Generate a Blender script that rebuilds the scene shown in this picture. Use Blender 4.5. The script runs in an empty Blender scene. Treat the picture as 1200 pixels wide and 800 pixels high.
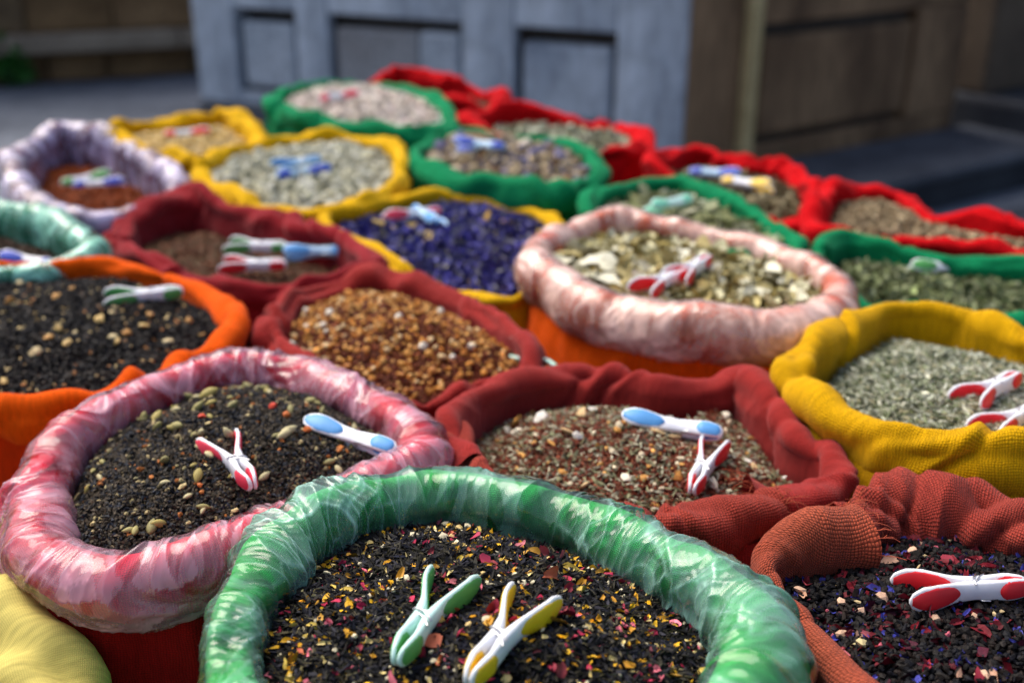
import bpy, math, random
import numpy as np
from mathutils import Vector, Matrix
R = math.radians
rng = np.random.default_rng(7)
random.seed(7)
scene = bpy.context.scene
COL = scene.collection

# ------------------------------------------------------------------ camera, sky, sun, exposure
F, PITCH, CAMZ, RIM = 1300.0, R(23.3), 1.30, 0.90     # focal length in photo pixels, tilt, heights (m)
CAM = np.array([0.0, 0.0, CAMZ])
FWD = np.array([0, math.cos(PITCH), -math.sin(PITCH)]); UP = np.array([0, math.sin(PITCH), math.cos(PITCH)])
cam = bpy.data.cameras.new('camera'); camo = bpy.data.objects.new('camera', cam); COL.objects.link(camo)
camo.location = (0, 0, CAMZ); camo.rotation_euler = (R(90) - PITCH, 0, 0)
cam.sensor_width = 36; cam.lens = F / 1200 * 36; cam.clip_start = 0.02; cam.clip_end = 400
cam.dof.use_dof = True; cam.dof.focus_distance = 0.70; cam.dof.aperture_fstop = 4.2
scene.camera = camo
SUN_EL, SUN_AZ = 56, -48            # azimuth from +Y (away from camera) towards +X, degrees
w = bpy.data.worlds.new('World'); scene.world = w; w.use_nodes = True
nt = w.node_tree; bg = nt.nodes['Background']
sky = nt.nodes.new('ShaderNodeTexSky'); sky.sky_type = 'NISHITA'; sky.sun_disc = False
sky.sun_elevation = R(SUN_EL); sky.sun_rotation = R(SUN_AZ); sky.dust_density = 5.0; sky.ozone_density = 0.3
nt.links.new(sky.outputs[0], bg.inputs[0]); bg.inputs[1].default_value = 0.10
sun = bpy.data.lights.new('sun', 'SUN'); sun.energy = 1.75; sun.angle = R(48); sun.color = (1, 0.95, 0.88)
suno = bpy.data.objects.new('sun', sun); COL.objects.link(suno)
sd = Vector((math.sin(R(SUN_AZ)) * math.cos(R(SUN_EL)), math.cos(R(SUN_AZ)) * math.cos(R(SUN_EL)), math.sin(R(SUN_EL))))
suno.rotation_euler = sd.to_track_quat('Z', 'Y').to_euler(); suno.location = (0, 0, 8)
vs = scene.view_settings; vs.view_transform = 'Standard'; vs.look = 'None'; vs.exposure = 0.85; vs.gamma = 1.0

# ------------------------------------------------------------------ helpers
def ray(px, py):
    d = np.array([1., 0, 0]) * ((px - 600) / F) + UP * (-(py - 400) / F) + FWD
    return d
def at(px, py, z):                       # photo pixel -> point on the horizontal plane z
    d = ray(px, py); t = (z - CAMZ) / d[2]
    return CAM + d * t
def depth(p): return float(np.dot(np.asarray(p) - CAM, FWD))
def prop(o, label=None, cat=None, group=None, kind=None):
    if label: o['label'] = label
    if cat: o['category'] = cat
    if group: o['group'] = group
    if kind: o['kind'] = kind
    return o
def link(o, parent=None):
    COL.objects.link(o)
    if parent: o.parent = parent
    return o
def empty(name, loc):
    o = bpy.data.objects.new(name, None); o.location = loc; o.empty_display_size = .05
    return link(o)
def raw_mesh(name, V, Fc, smooth=True, uv=None, col=None, mats=()):
    me = bpy.data.meshes.new(name)
    V = np.asarray(V, np.float32); Fc = np.asarray(Fc, np.int32)
    n = Fc.shape[1]
    me.vertices.add(len(V)); me.vertices.foreach_set('co', V.ravel())
    me.loops.add(Fc.size); me.loops.foreach_set('vertex_index', Fc.ravel())
    me.polygons.add(len(Fc)); me.polygons.foreach_set('loop_start', np.arange(0, Fc.size, n, dtype=np.int32))
    me.polygons.foreach_set('use_smooth', np.full(len(Fc), smooth))
    if uv is not None:
        l = me.uv_layers.new(name='UVMap'); l.data.foreach_set('uv', np.asarray(uv, np.float32)[Fc.ravel()].ravel())
    if col is not None:
        a = me.color_attributes.new('Col', 'FLOAT_COLOR', 'POINT'); a.data.foreach_set('color', np.asarray(col, np.float32).ravel())
    for m in mats: me.materials.append(m)
    me.update(calc_edges=True); me.validate()
    return me
def grid_faces(M, K, closed):
    i = np.arange(M if closed else M - 1)[:, None]; k = np.arange(K - 1)[None, :]
    a = i * K + k; b = ((i + 1) % M) * K + k
    return np.stack([a, b, b + 1, a + 1], -1).reshape(-1, 4)
# lattice noise, vectorised
_P = np.random.default_rng(3).random(1 << 16)
def _h(i, j, k, s): return _P[((i * 73856093) ^ (j * 19349663) ^ (k * 83492791) ^ (s * 2654435)) & 0xffff]
def noise(x, y, z, seed=0):              # about -1..1
    x = np.asarray(x, float); y = np.asarray(y, float); z = np.asarray(z, float)
    x, y, z = np.broadcast_arrays(x, y, z)
    xi, yi, zi = (np.floor(v).astype(np.int64) for v in (x, y, z))
    fx, fy, fz = x - xi, y - yi, z - zi
    sm = lambda t: t * t * t * (t * (6 * t - 15) + 10)
    ux, uy, uz = sm(fx), sm(fy), sm(fz); r = 0
    for a in (0, 1):
        for b in (0, 1):
            for c in (0, 1):
                r = r + _h(xi + a, yi + b, zi + c, seed) * (ux if a else 1 - ux) * (uy if b else 1 - uy) * (uz if c else 1 - uz)
    return r * 2 - 1
def fbm(x, y, z, seed=0, o=3): return sum(noise(x * 2 ** i, y * 2 ** i, z * 2 ** i, seed + i) / 2 ** i for i in range(o))

# ------------------------------------------------------------------ materials
def new_mat(name):
    m = bpy.data.materials.new(name); m.use_nodes = True
    t = m.node_tree; b = t.nodes['Principled BSDF']
    return m, t, b
def N(t, ty, **kw):
    n = t.nodes.new(ty)
    for k, v in kw.items():
        if k.startswith('i_'): n.inputs[int(k[2:])].default_value = v
        else: setattr(n, k, v)
    return n
def math_n(t, op, a, b=None):
    n = t.nodes.new('ShaderNodeMath'); n.operation = op
    for i, v in enumerate((a, b)):
        if v is None: continue
        if isinstance(v, (int, float)): n.inputs[i].default_value = v
        else: t.links.new(v, n.inputs[i])
    return n.outputs[0]
def mixc(t, fac, a, b, mode='MIX'):
    n = t.nodes.new('ShaderNodeMix'); n.data_type = 'RGBA'; n.blend_type = mode
    for s, v in ((n.inputs[0], fac), (n.inputs[6], a), (n.inputs[7], b)):
        if isinstance(v, (int, float)): s.default_value = v
        elif isinstance(v, tuple): s.default_value = (*v[:3], 1)
        else: t.links.new(v, s)
    return n.outputs[2]
def cloth_mat(name, c, pitch=0.0017, bump=0.6, vary=0.35, c2=None, gap=0.45, sheen=.1):
    m, t, b = new_mat(name)
    uv = N(t, 'ShaderNodeUVMap', uv_map='UVMap')
    nz = N(t, 'ShaderNodeTexNoise', i_2=70.0, i_3=3.0); t.links.new(uv.outputs[0], nz.inputs[0])
    wob = N(t, 'ShaderNodeVectorMath', operation='MULTIPLY_ADD'); t.links.new(nz.outputs[1], wob.inputs[0])
    wob.inputs[1].default_value = (pitch * 2.6,) * 3; t.links.new(uv.outputs[0], wob.inputs[2])
    sp = N(t, 'ShaderNodeSeparateXYZ'); t.links.new(wob.outputs[0], sp.inputs[0])
    k = 2 * math.pi / pitch
    su = math_n(t, 'SINE', math_n(t, 'MULTIPLY', sp.outputs[0], k)); sv = math_n(t, 'SINE', math_n(t, 'MULTIPLY', sp.outputs[1], k))
    hu = math_n(t, 'SINE', math_n(t, 'MULTIPLY', sp.outputs[0], k / 2)); hv = math_n(t, 'SINE', math_n(t, 'MULTIPLY', sp.outputs[1], k / 2))
    over = math_n(t, 'MULTIPLY', hu, hv)
    au = math_n(t, 'ABSOLUTE', hu); av = math_n(t, 'ABSOLUTE', hv)
    hgt = math_n(t, 'ADD', math_n(t, 'MULTIPLY', math_n(t, 'MULTIPLY', au, av), 1.0), math_n(t, 'MULTIPLY', over, 0.35))
    g = N(t, 'ShaderNodeTexCoord')
    big = N(t, 'ShaderNodeTexNoise', i_2=9.0, i_3=4.0); t.links.new(g.outputs[3], big.inputs[0])
    th = N(t, 'ShaderNodeTexNoise', i_2=1.0, i_3=2.0)
    mp = N(t, 'ShaderNodeMapping'); mp.inputs[3].default_value = (320, 60, 1); t.links.new(uv.outputs[0], mp.inputs[0]); t.links.new(mp.outputs[0], th.inputs[0])
    dark = tuple(v * (1 - vary) for v in c); lite = tuple(min(1, v * (1 + vary * .6)) for v in (c2 or c))
    base = mixc(t, big.outputs[0], dark, lite)
    rmp = N(t, 'ShaderNodeMapRange'); rmp.inputs[1].default_value = .3; rmp.inputs[2].default_value = .7; rmp.inputs[3].default_value = .82; rmp.inputs[4].default_value = 1.12
    t.links.new(th.outputs[0], rmp.inputs[0])
    base = mixc(t, 1.0, base, rmp.outputs[0], 'MULTIPLY')
    gp = N(t, 'ShaderNodeMapRange'); gp.inputs[1].default_value = 0.02; gp.inputs[2].default_value = .38; gp.inputs[3].default_value = 1 - gap; gp.inputs[4].default_value = 1.0
    t.links.new(math_n(t, 'MULTIPLY', au, av), gp.inputs[0])
    base = mixc(t, 1.0, base, gp.outputs[0], 'MULTIPLY')
    t.links.new(base, b.inputs['Base Color'])
    bp = N(t, 'ShaderNodeBump'); bp.inputs['Strength'].default_value = bump; bp.inputs['Distance'].default_value = 0.0007
    t.links.new(hgt, bp.inputs['Height']); t.links.new(bp.outputs[0], b.inputs['Normal'])
    b.inputs['Roughness'].default_value = .9; b.inputs['Specular IOR Level'].default_value = .06
    b.inputs['Sheen Weight'].default_value = sheen; b.inputs['Sheen Roughness'].default_value = .45; b.inputs['Sheen Tint'].default_value = (*[min(1, v * .6 + .35) for v in c], 1)
    return m
def film_mat(name, milky=0.25, tint=(.86, .86, .95), rough=.13, crease=.42, patch=1.9):
    m, t, b = new_mat(name); out = t.nodes['Material Output']
    uv = N(t, 'ShaderNodeUVMap', uv_map='UVMap')
    nz = N(t, 'ShaderNodeTexNoise', i_2=70.0, i_3=3.0); mp = N(t, 'ShaderNodeMapping'); mp.inputs[3].default_value = (1, .45, 1); mp.inputs[2].default_value = (0, 0, .5)
    t.links.new(uv.outputs[0], mp.inputs[0]); t.links.new(mp.outputs[0], nz.inputs[0]); nz.noise_type = 'RIDGED_MULTIFRACTAL'
    bp = N(t, 'ShaderNodeBump'); bp.inputs['Strength'].default_value = .22; bp.inputs['Distance'].default_value = .002
    t.links.new(nz.outputs[0], bp.inputs['Height'])
    b.inputs['Base Color'].default_value = (*tint, 1); b.inputs['Roughness'].default_value = .35
    t.links.new(bp.outputs[0], b.inputs['Normal'])
    tr = N(t, 'ShaderNodeBsdfTransparent'); gl = N(t, 'ShaderNodeBsdfGlossy'); gl.inputs['Roughness'].default_value = rough
    t.links.new(bp.outputs[0], gl.inputs['Normal'])
    fr = N(t, 'ShaderNodeFresnel'); fr.inputs[0].default_value = 1.5; t.links.new(bp.outputs[0], fr.inputs['Normal'])
    n2 = N(t, 'ShaderNodeTexNoise', i_2=26.0, i_3=3.0); t.links.new(mp.outputs[0], n2.inputs[0])
    mr = N(t, 'ShaderNodeMapRange'); mr.inputs[1].default_value = .42; mr.inputs[2].default_value = .64; mr.inputs[3].default_value = milky * .2; mr.inputs[4].default_value = min(1, milky * 1.6)
    t.links.new(n2.outputs[0], mr.inputs[0])
    cr = N(t, 'ShaderNodeAttribute', attribute_name='Crease')      # film goes white where it is creased
    cs = N(t, 'ShaderNodeSeparateColor'); t.links.new(cr.outputs[0], cs.inputs[0])
    milk = math_n(t, 'ADD', math_n(t, 'MULTIPLY', mr.outputs[0], .5 if patch > 1.5 else .8), math_n(t, 'MULTIPLY', cs.outputs[1], milky * patch))
    fac = math_n(t, 'MINIMUM', math_n(t, 'ADD', milk, math_n(t, 'MULTIPLY', cs.outputs[0], crease)), .95)
    m1 = N(t, 'ShaderNodeMixShader'); t.links.new(fac, m1.inputs[0]); t.links.new(tr.outputs[0], m1.inputs[1]); t.links.new(b.outputs[0], m1.inputs[2])
    m2 = N(t, 'ShaderNodeMixShader'); t.links.new(fr.outputs[0], m2.inputs[0]); t.links.new(m1.outputs[0], m2.inputs[1]); t.links.new(gl.outputs[0], m2.inputs[2])
    t.links.new(m2.outputs[0], out.inputs[0])
    return m
def attr_mat(name, rough=.7, spec=.35):
    m, t, b = new_mat(name)
    a = N(t, 'ShaderNodeAttribute', attribute_name='Col'); g = N(t, 'ShaderNodeTexCoord')
    nz = N(t, 'ShaderNodeTexNoise', i_2=420.0, i_3=2.0); t.links.new(g.outputs[3], nz.inputs[0])
    mr = N(t, 'ShaderNodeMapRange'); mr.inputs[1].default_value = .3; mr.inputs[2].default_value = .7; mr.inputs[3].default_value = .65; mr.inputs[4].default_value = 1.25
    t.links.new(nz.outputs[0], mr.inputs[0])
    t.links.new(mixc(t, 1.0, a.outputs[0], mr.outputs[0], 'MULTIPLY'), b.inputs['Base Color'])
    b.inputs['Roughness'].default_value = rough; b.inputs['Specular IOR Level'].default_value = spec
    return m
def plain(name, c, rough=.5, spec=.5, metal=0, sss=0, vary=.15, scale=60, bump=0):
    m, t, b = new_mat(name); g = N(t, 'ShaderNodeTexCoord')
    nz = N(t, 'ShaderNodeTexNoise', i_2=float(scale), i_3=4.0); t.links.new(g.outputs[3], nz.inputs[0])
    t.links.new(mixc(t, nz.outputs[0], tuple(v * (1 - vary) for v in c), tuple(min(1, v * (1 + vary)) for v in c)), b.inputs['Base Color'])
    b.inputs['Roughness'].default_value = rough; b.inputs['Specular IOR Level'].default_value = spec; b.inputs['Metallic'].default_value = metal
    if sss:
        b.inputs['Subsurface Weight'].default_value = sss; b.inputs['Subsurface Radius'].default_value = (.004, .004, .004); b.inputs['Subsurface Scale'].default_value = 1
    if bump:
        bp = N(t, 'ShaderNodeBump'); bp.inputs['Strength'].default_value = bump; bp.inputs['Distance'].default_value = .01
        t.links.new(nz.outputs[0], bp.inputs['Height']); t.links.new(bp.outputs[0], b.inputs['Normal'])
    return m
def weathered(name, c, c2, scale=3.0, bump=.4, rough=.8, stretch=(1, 1, 1), dist=.01):
    m, t, b = new_mat(name); g = N(t, 'ShaderNodeTexCoord')
    mp = N(t, 'ShaderNodeMapping'); mp.inputs[3].default_value = stretch; t.links.new(g.outputs[3], mp.inputs[0])
    a = N(t, 'ShaderNodeTexNoise', i_2=float(scale), i_3=8.0, i_4=.62); t.links.new(mp.outputs[0], a.inputs[0])
    f = N(t, 'ShaderNodeTexNoise', i_2=scale * 14, i_3=5.0); t.links.new(mp.outputs[0], f.inputs[0])
    mr = N(t, 'ShaderNodeMapRange'); mr.inputs[1].default_value = .33; mr.inputs[2].default_value = .67; t.links.new(a.outputs[0], mr.inputs[0])
    base = mixc(t, mr.outputs[0], c, c2)
    fr = N(t, 'ShaderNodeMapRange'); fr.inputs[1].default_value = .3; fr.inputs[2].default_value = .7; fr.inputs[3].default_value = .75; fr.inputs[4].default_value = 1.2; t.links.new(f.outputs[0], fr.inputs[0])
    t.links.new(mixc(t, 1.0, base, fr.outputs[0], 'MULTIPLY'), b.inputs['Base Color'])
    bp = N(t, 'ShaderNodeBump'); bp.inputs['Strength'].default_value = bump; bp.inputs['Distance'].default_value = dist
    t.links.new(f.outputs[0], bp.inputs['Height']); t.links.new(bp.outputs[0], b.inputs['Normal'])
    b.inputs['Roughness'].default_value = rough; b.inputs['Specular IOR Level'].default_value = .3
    return m

CL = {
 'lined_green': cloth_mat('green burlap', (.03, .56, .10), .0013, .9),
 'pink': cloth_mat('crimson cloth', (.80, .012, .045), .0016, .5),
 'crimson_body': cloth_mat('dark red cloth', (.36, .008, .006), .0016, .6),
 'orange': cloth_mat('orange cloth', (.88, .11, .003), .0014, .35, .22),
 'orange_red': cloth_mat('orange red cloth', (.70, .045, .002), .0016, .4),
 'maroon': cloth_mat('maroon cloth', (.30, .016, .022), .0016, .4, sheen=.35),
 'brick': cloth_mat('brick red cloth', (.36, .030, .026), .0018, .7, sheen=.3),
 'burlap': cloth_mat('rust red burlap', (.36, .028, .022), .0018, 1.0, .35, (.42, .07, .045), .75, .2),
 'burlap_light': cloth_mat('faded rust burlap', (.40, .040, .024), .0019, 1.0, .3, (.46, .12, .06), .75, .2),
 'yellow': cloth_mat('mustard yellow burlap', (.80, .43, .004), .0019, .9, .25, None, .6),
 'yellow_far': cloth_mat('yellow cloth', (.84, .48, .008), .0016, .5, .25),
 'green': cloth_mat('green cloth', (.006, .25, .095), .0016, .4),
 'red': cloth_mat('bright red cloth', (.66, .004, .008), .0016, .4, .25),
 'mint': cloth_mat('mint green cloth', (.03, .36, .16), .0016, .4),
 'wine': cloth_mat('wine red cloth', (.20, .018, .012), .0016, .4),
 'cream': cloth_mat('cream cloth', (.62, .52, .15), .0010, .25, .15, None, .2),
}
FILM_CLEAR = film_mat('clear film', .115, (.55, 1.0, .84), .08, .46)
FILM_PINK = film_mat('milky pink film', .21, (1.0, .52, .66), .11, .38)
FILM_WHITE = film_mat('milky white film', .46, (.98, .68, .58), .18, .22, .75)
FILM_LAV = film_mat('lavender film', .38, (.66, .58, .88), .24, .15, .9)
FILM_MINT = film_mat('mint film', .32, (.40, .94, .74), .14, .2)
HEAP = attr_mat('loose flakes', .6, .14)
PIECE = attr_mat('petals and pods', .6, .3)

# ------------------------------------------------------------------ curves and rolls
def spline(P, M, closed):
    P = np.asarray(P, float); n = len(P)
    if closed: Q = np.vstack([P[-1], P, P[0], P[1]])
    else: Q = np.vstack([2 * P[0] - P[1], P, 2 * P[-1] - P[-2]])
    segs = n if closed else n - 1; out = []
    for i in range(segs):
        p0, p1, p2, p3 = Q[i], Q[i + 1], Q[i + 2], Q[i + 3]
        t = np.linspace(0, 1, 40, endpoint=False)[:, None]
        out.append(.5 * ((2 * p1) + (-p0 + p2) * t + (2 * p0 - 5 * p1 + 4 * p2 - p3) * t ** 2 + (-p0 + 3 * p1 - 3 * p2 + p3) * t ** 3))
    C = np.vstack(out + ([P[:1]] if closed else [P[-1:]]))
    d = np.r_[0, np.cumsum(np.linalg.norm(np.diff(C[:, :3], axis=0), axis=1))]
    s = np.linspace(0, d[-1], M + 1)[:-1] if closed else np.linspace(0, d[-1], M)
    return np.stack([np.interp(s, d, C[:, k]) for k in range(C.shape[1])], 1), s, d[-1]
def smooth_ring(a, n, closed):
    for _ in range(n):
        if closed: a = (np.roll(a, 1, 0) + 2 * a + np.roll(a, -1, 0)) / 4
        else:
            b = a.copy(); b[1:-1] = (a[:-2] + 2 * a[1:-1] + a[2:]) / 4; a = b
    return a
def frame(C, centre, closed):
    if closed: T = np.roll(C, -1, 0) - np.roll(C, 1, 0)
    else: T = np.gradient(C, axis=0)
    T = T[:, :2]; Nn = np.stack([T[:, 1], -T[:, 0]], 1); Nn /= np.linalg.norm(Nn, axis=1)[:, None] + 1e-9
    side = np.sign(np.mean(np.sum(Nn * (C[:, :2] - centre), 1)))
    return smooth_ring(Nn * side, 6, closed)
def tube(path, r, sides=6):
    path = np.asarray(path, float); T = np.gradient(path, axis=0); T /= np.linalg.norm(T, axis=1)[:, None]
    ref = np.array([.3, .2, .93]); A = np.cross(T, ref); A /= np.linalg.norm(A, axis=1)[:, None]; B = np.cross(T, A)
    a = np.linspace(0, 2 * np.pi, sides, endpoint=False)
    V = path[:, None, :] + r * (A[:, None, :] * np.cos(a)[None, :, None] + B[:, None, :] * np.sin(a)[None, :, None])
    f = []
    for i in range(len(path) - 1):
        for k in range(sides):
            j = (k + 1) % sides; f.append([i * sides + k, i * sides + j, (i + 1) * sides + j, (i + 1) * sides + k])
    return V.reshape(-1, 3), np.array(f)
class Rim:                               # the rolled edge of one sack, from photo pixels (x, y, half thickness, extra height)
    def __init__(s, pts, dz, M, closed=True):
        W = []
        for q in pts:
            x, y, r = q[:3]; e = q[3] if len(q) > 3 else 0
            p = at(x, y, RIM + dz + e); W.append([*p, .93 * r * depth(p) / F])
        s.closed = closed; s.M = M; s.C, s.s, s.L = spline(W, M, closed)
        s.r = s.C[:, 3]; s.P = s.C[:, :3]
def roll_mesh(rim, centre, seed, amp=1.0, pucker=.8, inner=.09, nphi=30, phi=(196, -82), grow=0.0, film=False, sag=1.25, flare=0.0, kink=1.0):
    P, r, M = rim.P, rim.r, rim.M
    Nn = frame(P, centre, rim.closed)
    P = P + np.c_[Nn * (noise(P[:, 0] / .05, P[:, 1] / .05, 0, seed + 80) * r * .22)[:, None], noise(P[:, 0] / .04, P[:, 1] / .04, 3., seed + 81) * r * .22]
    ph = np.radians(np.linspace(phi[0], phi[1], nphi)); cx, cz = np.cos(ph), np.sin(ph)
    low = cz < 0
    ox = np.where(cx > 0, cx * 1.0, cx * .92); oz = np.where(low & (cx > 0), cz * sag, cz)
    if inner > 0:
        k = np.linspace(1, 0, 7)[:-1]
        ox = np.r_[ox[0] - k * .1, ox]; oz0 = np.r_[np.zeros(6), oz]; dep = np.r_[-k * inner, np.zeros(nphi)]
        oz0[:6] = oz[0]; cxx = np.r_[np.full(6, -1.0), cx]; czz = np.r_[np.zeros(6), cz]
    else: oz0, dep, cxx, czz = oz, np.zeros(nphi), cx, cz
    K = len(ox); rr = r[:, None]
    X = P[:, None, :] + np.concatenate([Nn[:, None, :] * (ox[None, :, None] * rr[..., None]), (oz0[None, :] * rr + dep[None, :])[..., None]], -1)
    d = np.concatenate([Nn[:, None, :] * cxx[None, :, None], np.broadcast_to(czz[None, :, None], (M, K, 1))], -1)
    u = np.broadcast_to(rim.s[:, None], (M, K)); mean = float(r.mean())
    vv = np.r_[0, np.cumsum(np.hypot(np.diff(ox), np.diff(oz0 + dep / mean)))] * mean
    v = (vv / mean)[None, :] * smooth_ring(r, 200, rim.closed)[:, None]
    x, y, z = X[..., 0], X[..., 1], X[..., 2]; R0 = rr / .02
    rk = np.random.default_rng(seed + 500); RR = rim.L / (2 * np.pi); th = u / RR
    cl = 1 if rim.closed else 0
    a = .34 * noise(x / .075, y / .075, z / .075, seed) + .09 * noise(x / .026, y / .026, z / .026, seed + 1)
    pa_ = np.arctan2(czz, cxx)[None, :]; fl = .08 if kink < .5 else .20
    a = a + fl * np.cos(2 * (pa_ - 2.6 * noise(x / .10, y / .10, 5., seed + 50))) + .4 * fl * np.cos(3 * pa_ + 5 * noise(x / .07, y / .07, 7., seed + 51))
    # broad slanted folds, bunched up in places
    wv = v + .012 * noise(x / .03, y / .03, z / .03, seed + 9)
    sl = th + wv / RR * .6 + .10 * noise(x / .05, y / .05, z / .05, seed + 10)
    cu, su = np.cos(sl) * RR, np.sin(sl) * RR
    mask = np.clip(.35 + 1.3 * noise(x / .08, y / .08, z / .08, seed + 5), 0.0, 1.2)
    a = a + .16 * pucker * mask * (1 - 2.2 * np.abs(noise(cu / .034, su / .034, v / .12, seed + 3)))
    sl2 = th - wv / RR * .35 + .06 * noise(x / .03, y / .03, z / .03, seed + 11)
    a = a + .03 * pucker * (1 - 2 * np.abs(noise(np.cos(sl2) * RR / .011, np.sin(sl2) * RR / .011, v / .05, seed + 13)))
    # sharp kinks where the cloth is pinched
    for i in range(rk.integers(8, 13)):
        s0, st, dp, wd = rk.uniform(0, rim.L), rk.uniform(-.9, .9), rk.uniform(.14, .36), rk.uniform(.25, .8) * mean
        e = u - s0 - st * (v - vv.mean()) * 1.0
        if rim.closed: e = (e + rim.L / 2) % rim.L - rim.L / 2
        a = a - dp * kink * np.exp(-np.abs(e) / wd) + .5 * dp * kink * np.exp(-(((e - 1.6 * wd) / wd) ** 2))
    if film:
        m2 = np.clip(.7 + 1.1 * noise(x / .045, y / .045, z / .045, seed + 28), .15, 1.4)
        uw = u + .010 * noise(x / .03, y / .03, z / .03, seed + 30); vw = v + .008 * noise(x / .03, y / .03, z / .03, seed + 31)
        sw = .9 * noise(x / .05, y / .05, z / .05, seed + 33) * v
        (b1, e1, i1), (b2, e2, i2), (b3, e3, i3) = facets(uw + sw, vw, .024, .046, rim.L, .9, seed + 21), facets(uw - sw, vw, .0115, .030, rim.L, -1.2, seed + 22), facets(uw + sw, vw, .0055, .015, rim.L, .8, seed + 23)
        a = a + (.0044 * (b1 - .22) + .0034 * m2 * (b2 - .22) + .0013 * m2 * (b3 - .22)) * film / mean / amp
        global CREASE
        cr_ = np.clip(.8 * e1 * np.clip(m2, 0, 1) + .75 * e2 * np.clip(m2 - .2, 0, 1) + .35 * e3 * np.clip(m2 - .4, 0, 1), 0, 1)
        patch = np.clip(1.5 * (.40 * i1 + .40 * i2 + .20 * i3) - .42, 0, 1) ** 1.3 * 1.5    # some facets cling and look clear, others stand off and look milky
        CREASE = np.stack([cr_, np.clip(patch, 0, 1), 0 * cr_], -1).reshape(-1, 3)
    X = X + d * (a * amp * rr + grow)[..., None]
    if flare and not rim.closed:         # cloth opens a little at its loose hem
        e = np.exp(-(rim.L - rim.s) / .012)[:, None, None]; X = X + d * e * flare
    return X.reshape(-1, 3), grid_faces(M, K, rim.closed), np.stack([u, v], -1).reshape(-1, 2), K

def facets(u, v, cu, cv, L, shear, seed):       # dished facets that meet in sharp ridges, as in crumpled film
    n = max(4, int(round(L / cu))); V_ = v / cv; U_ = u / L * n + shear * (v / cv) * .7
    iu, iv = np.floor(U_).astype(np.int64), np.floor(V_).astype(np.int64); best = np.full(U_.shape, 9.0); nxt = best.copy(); cid = np.zeros(U_.shape)
    for a in (-1, 0, 1):
        for b in (-1, 0, 1):
            ku, kv = iu + a, iv + b; h = np.mod(ku, n)
            dx = ku + .5 + .9 * (_h(h, kv, 0 * h, seed) - .5) - U_; dy = kv + .5 + .9 * (_h(h, kv, 0 * h + 7, seed) - .5) - V_
            q = dx * dx + dy * dy + .35 * _h(h, kv, 0 * h + 3, seed)
            nxt = np.minimum(nxt, np.maximum(best, q)); cid = np.where(q < best, _h(h, kv, 0 * h + 5, seed), cid); best = np.minimum(best, q)
    return best, np.exp(-(nxt - best) / .045), cid
TABLE = 0.57
SACKS = {}
G_SACK = 'open cloth sacks of tea and spices on the stall'
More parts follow.
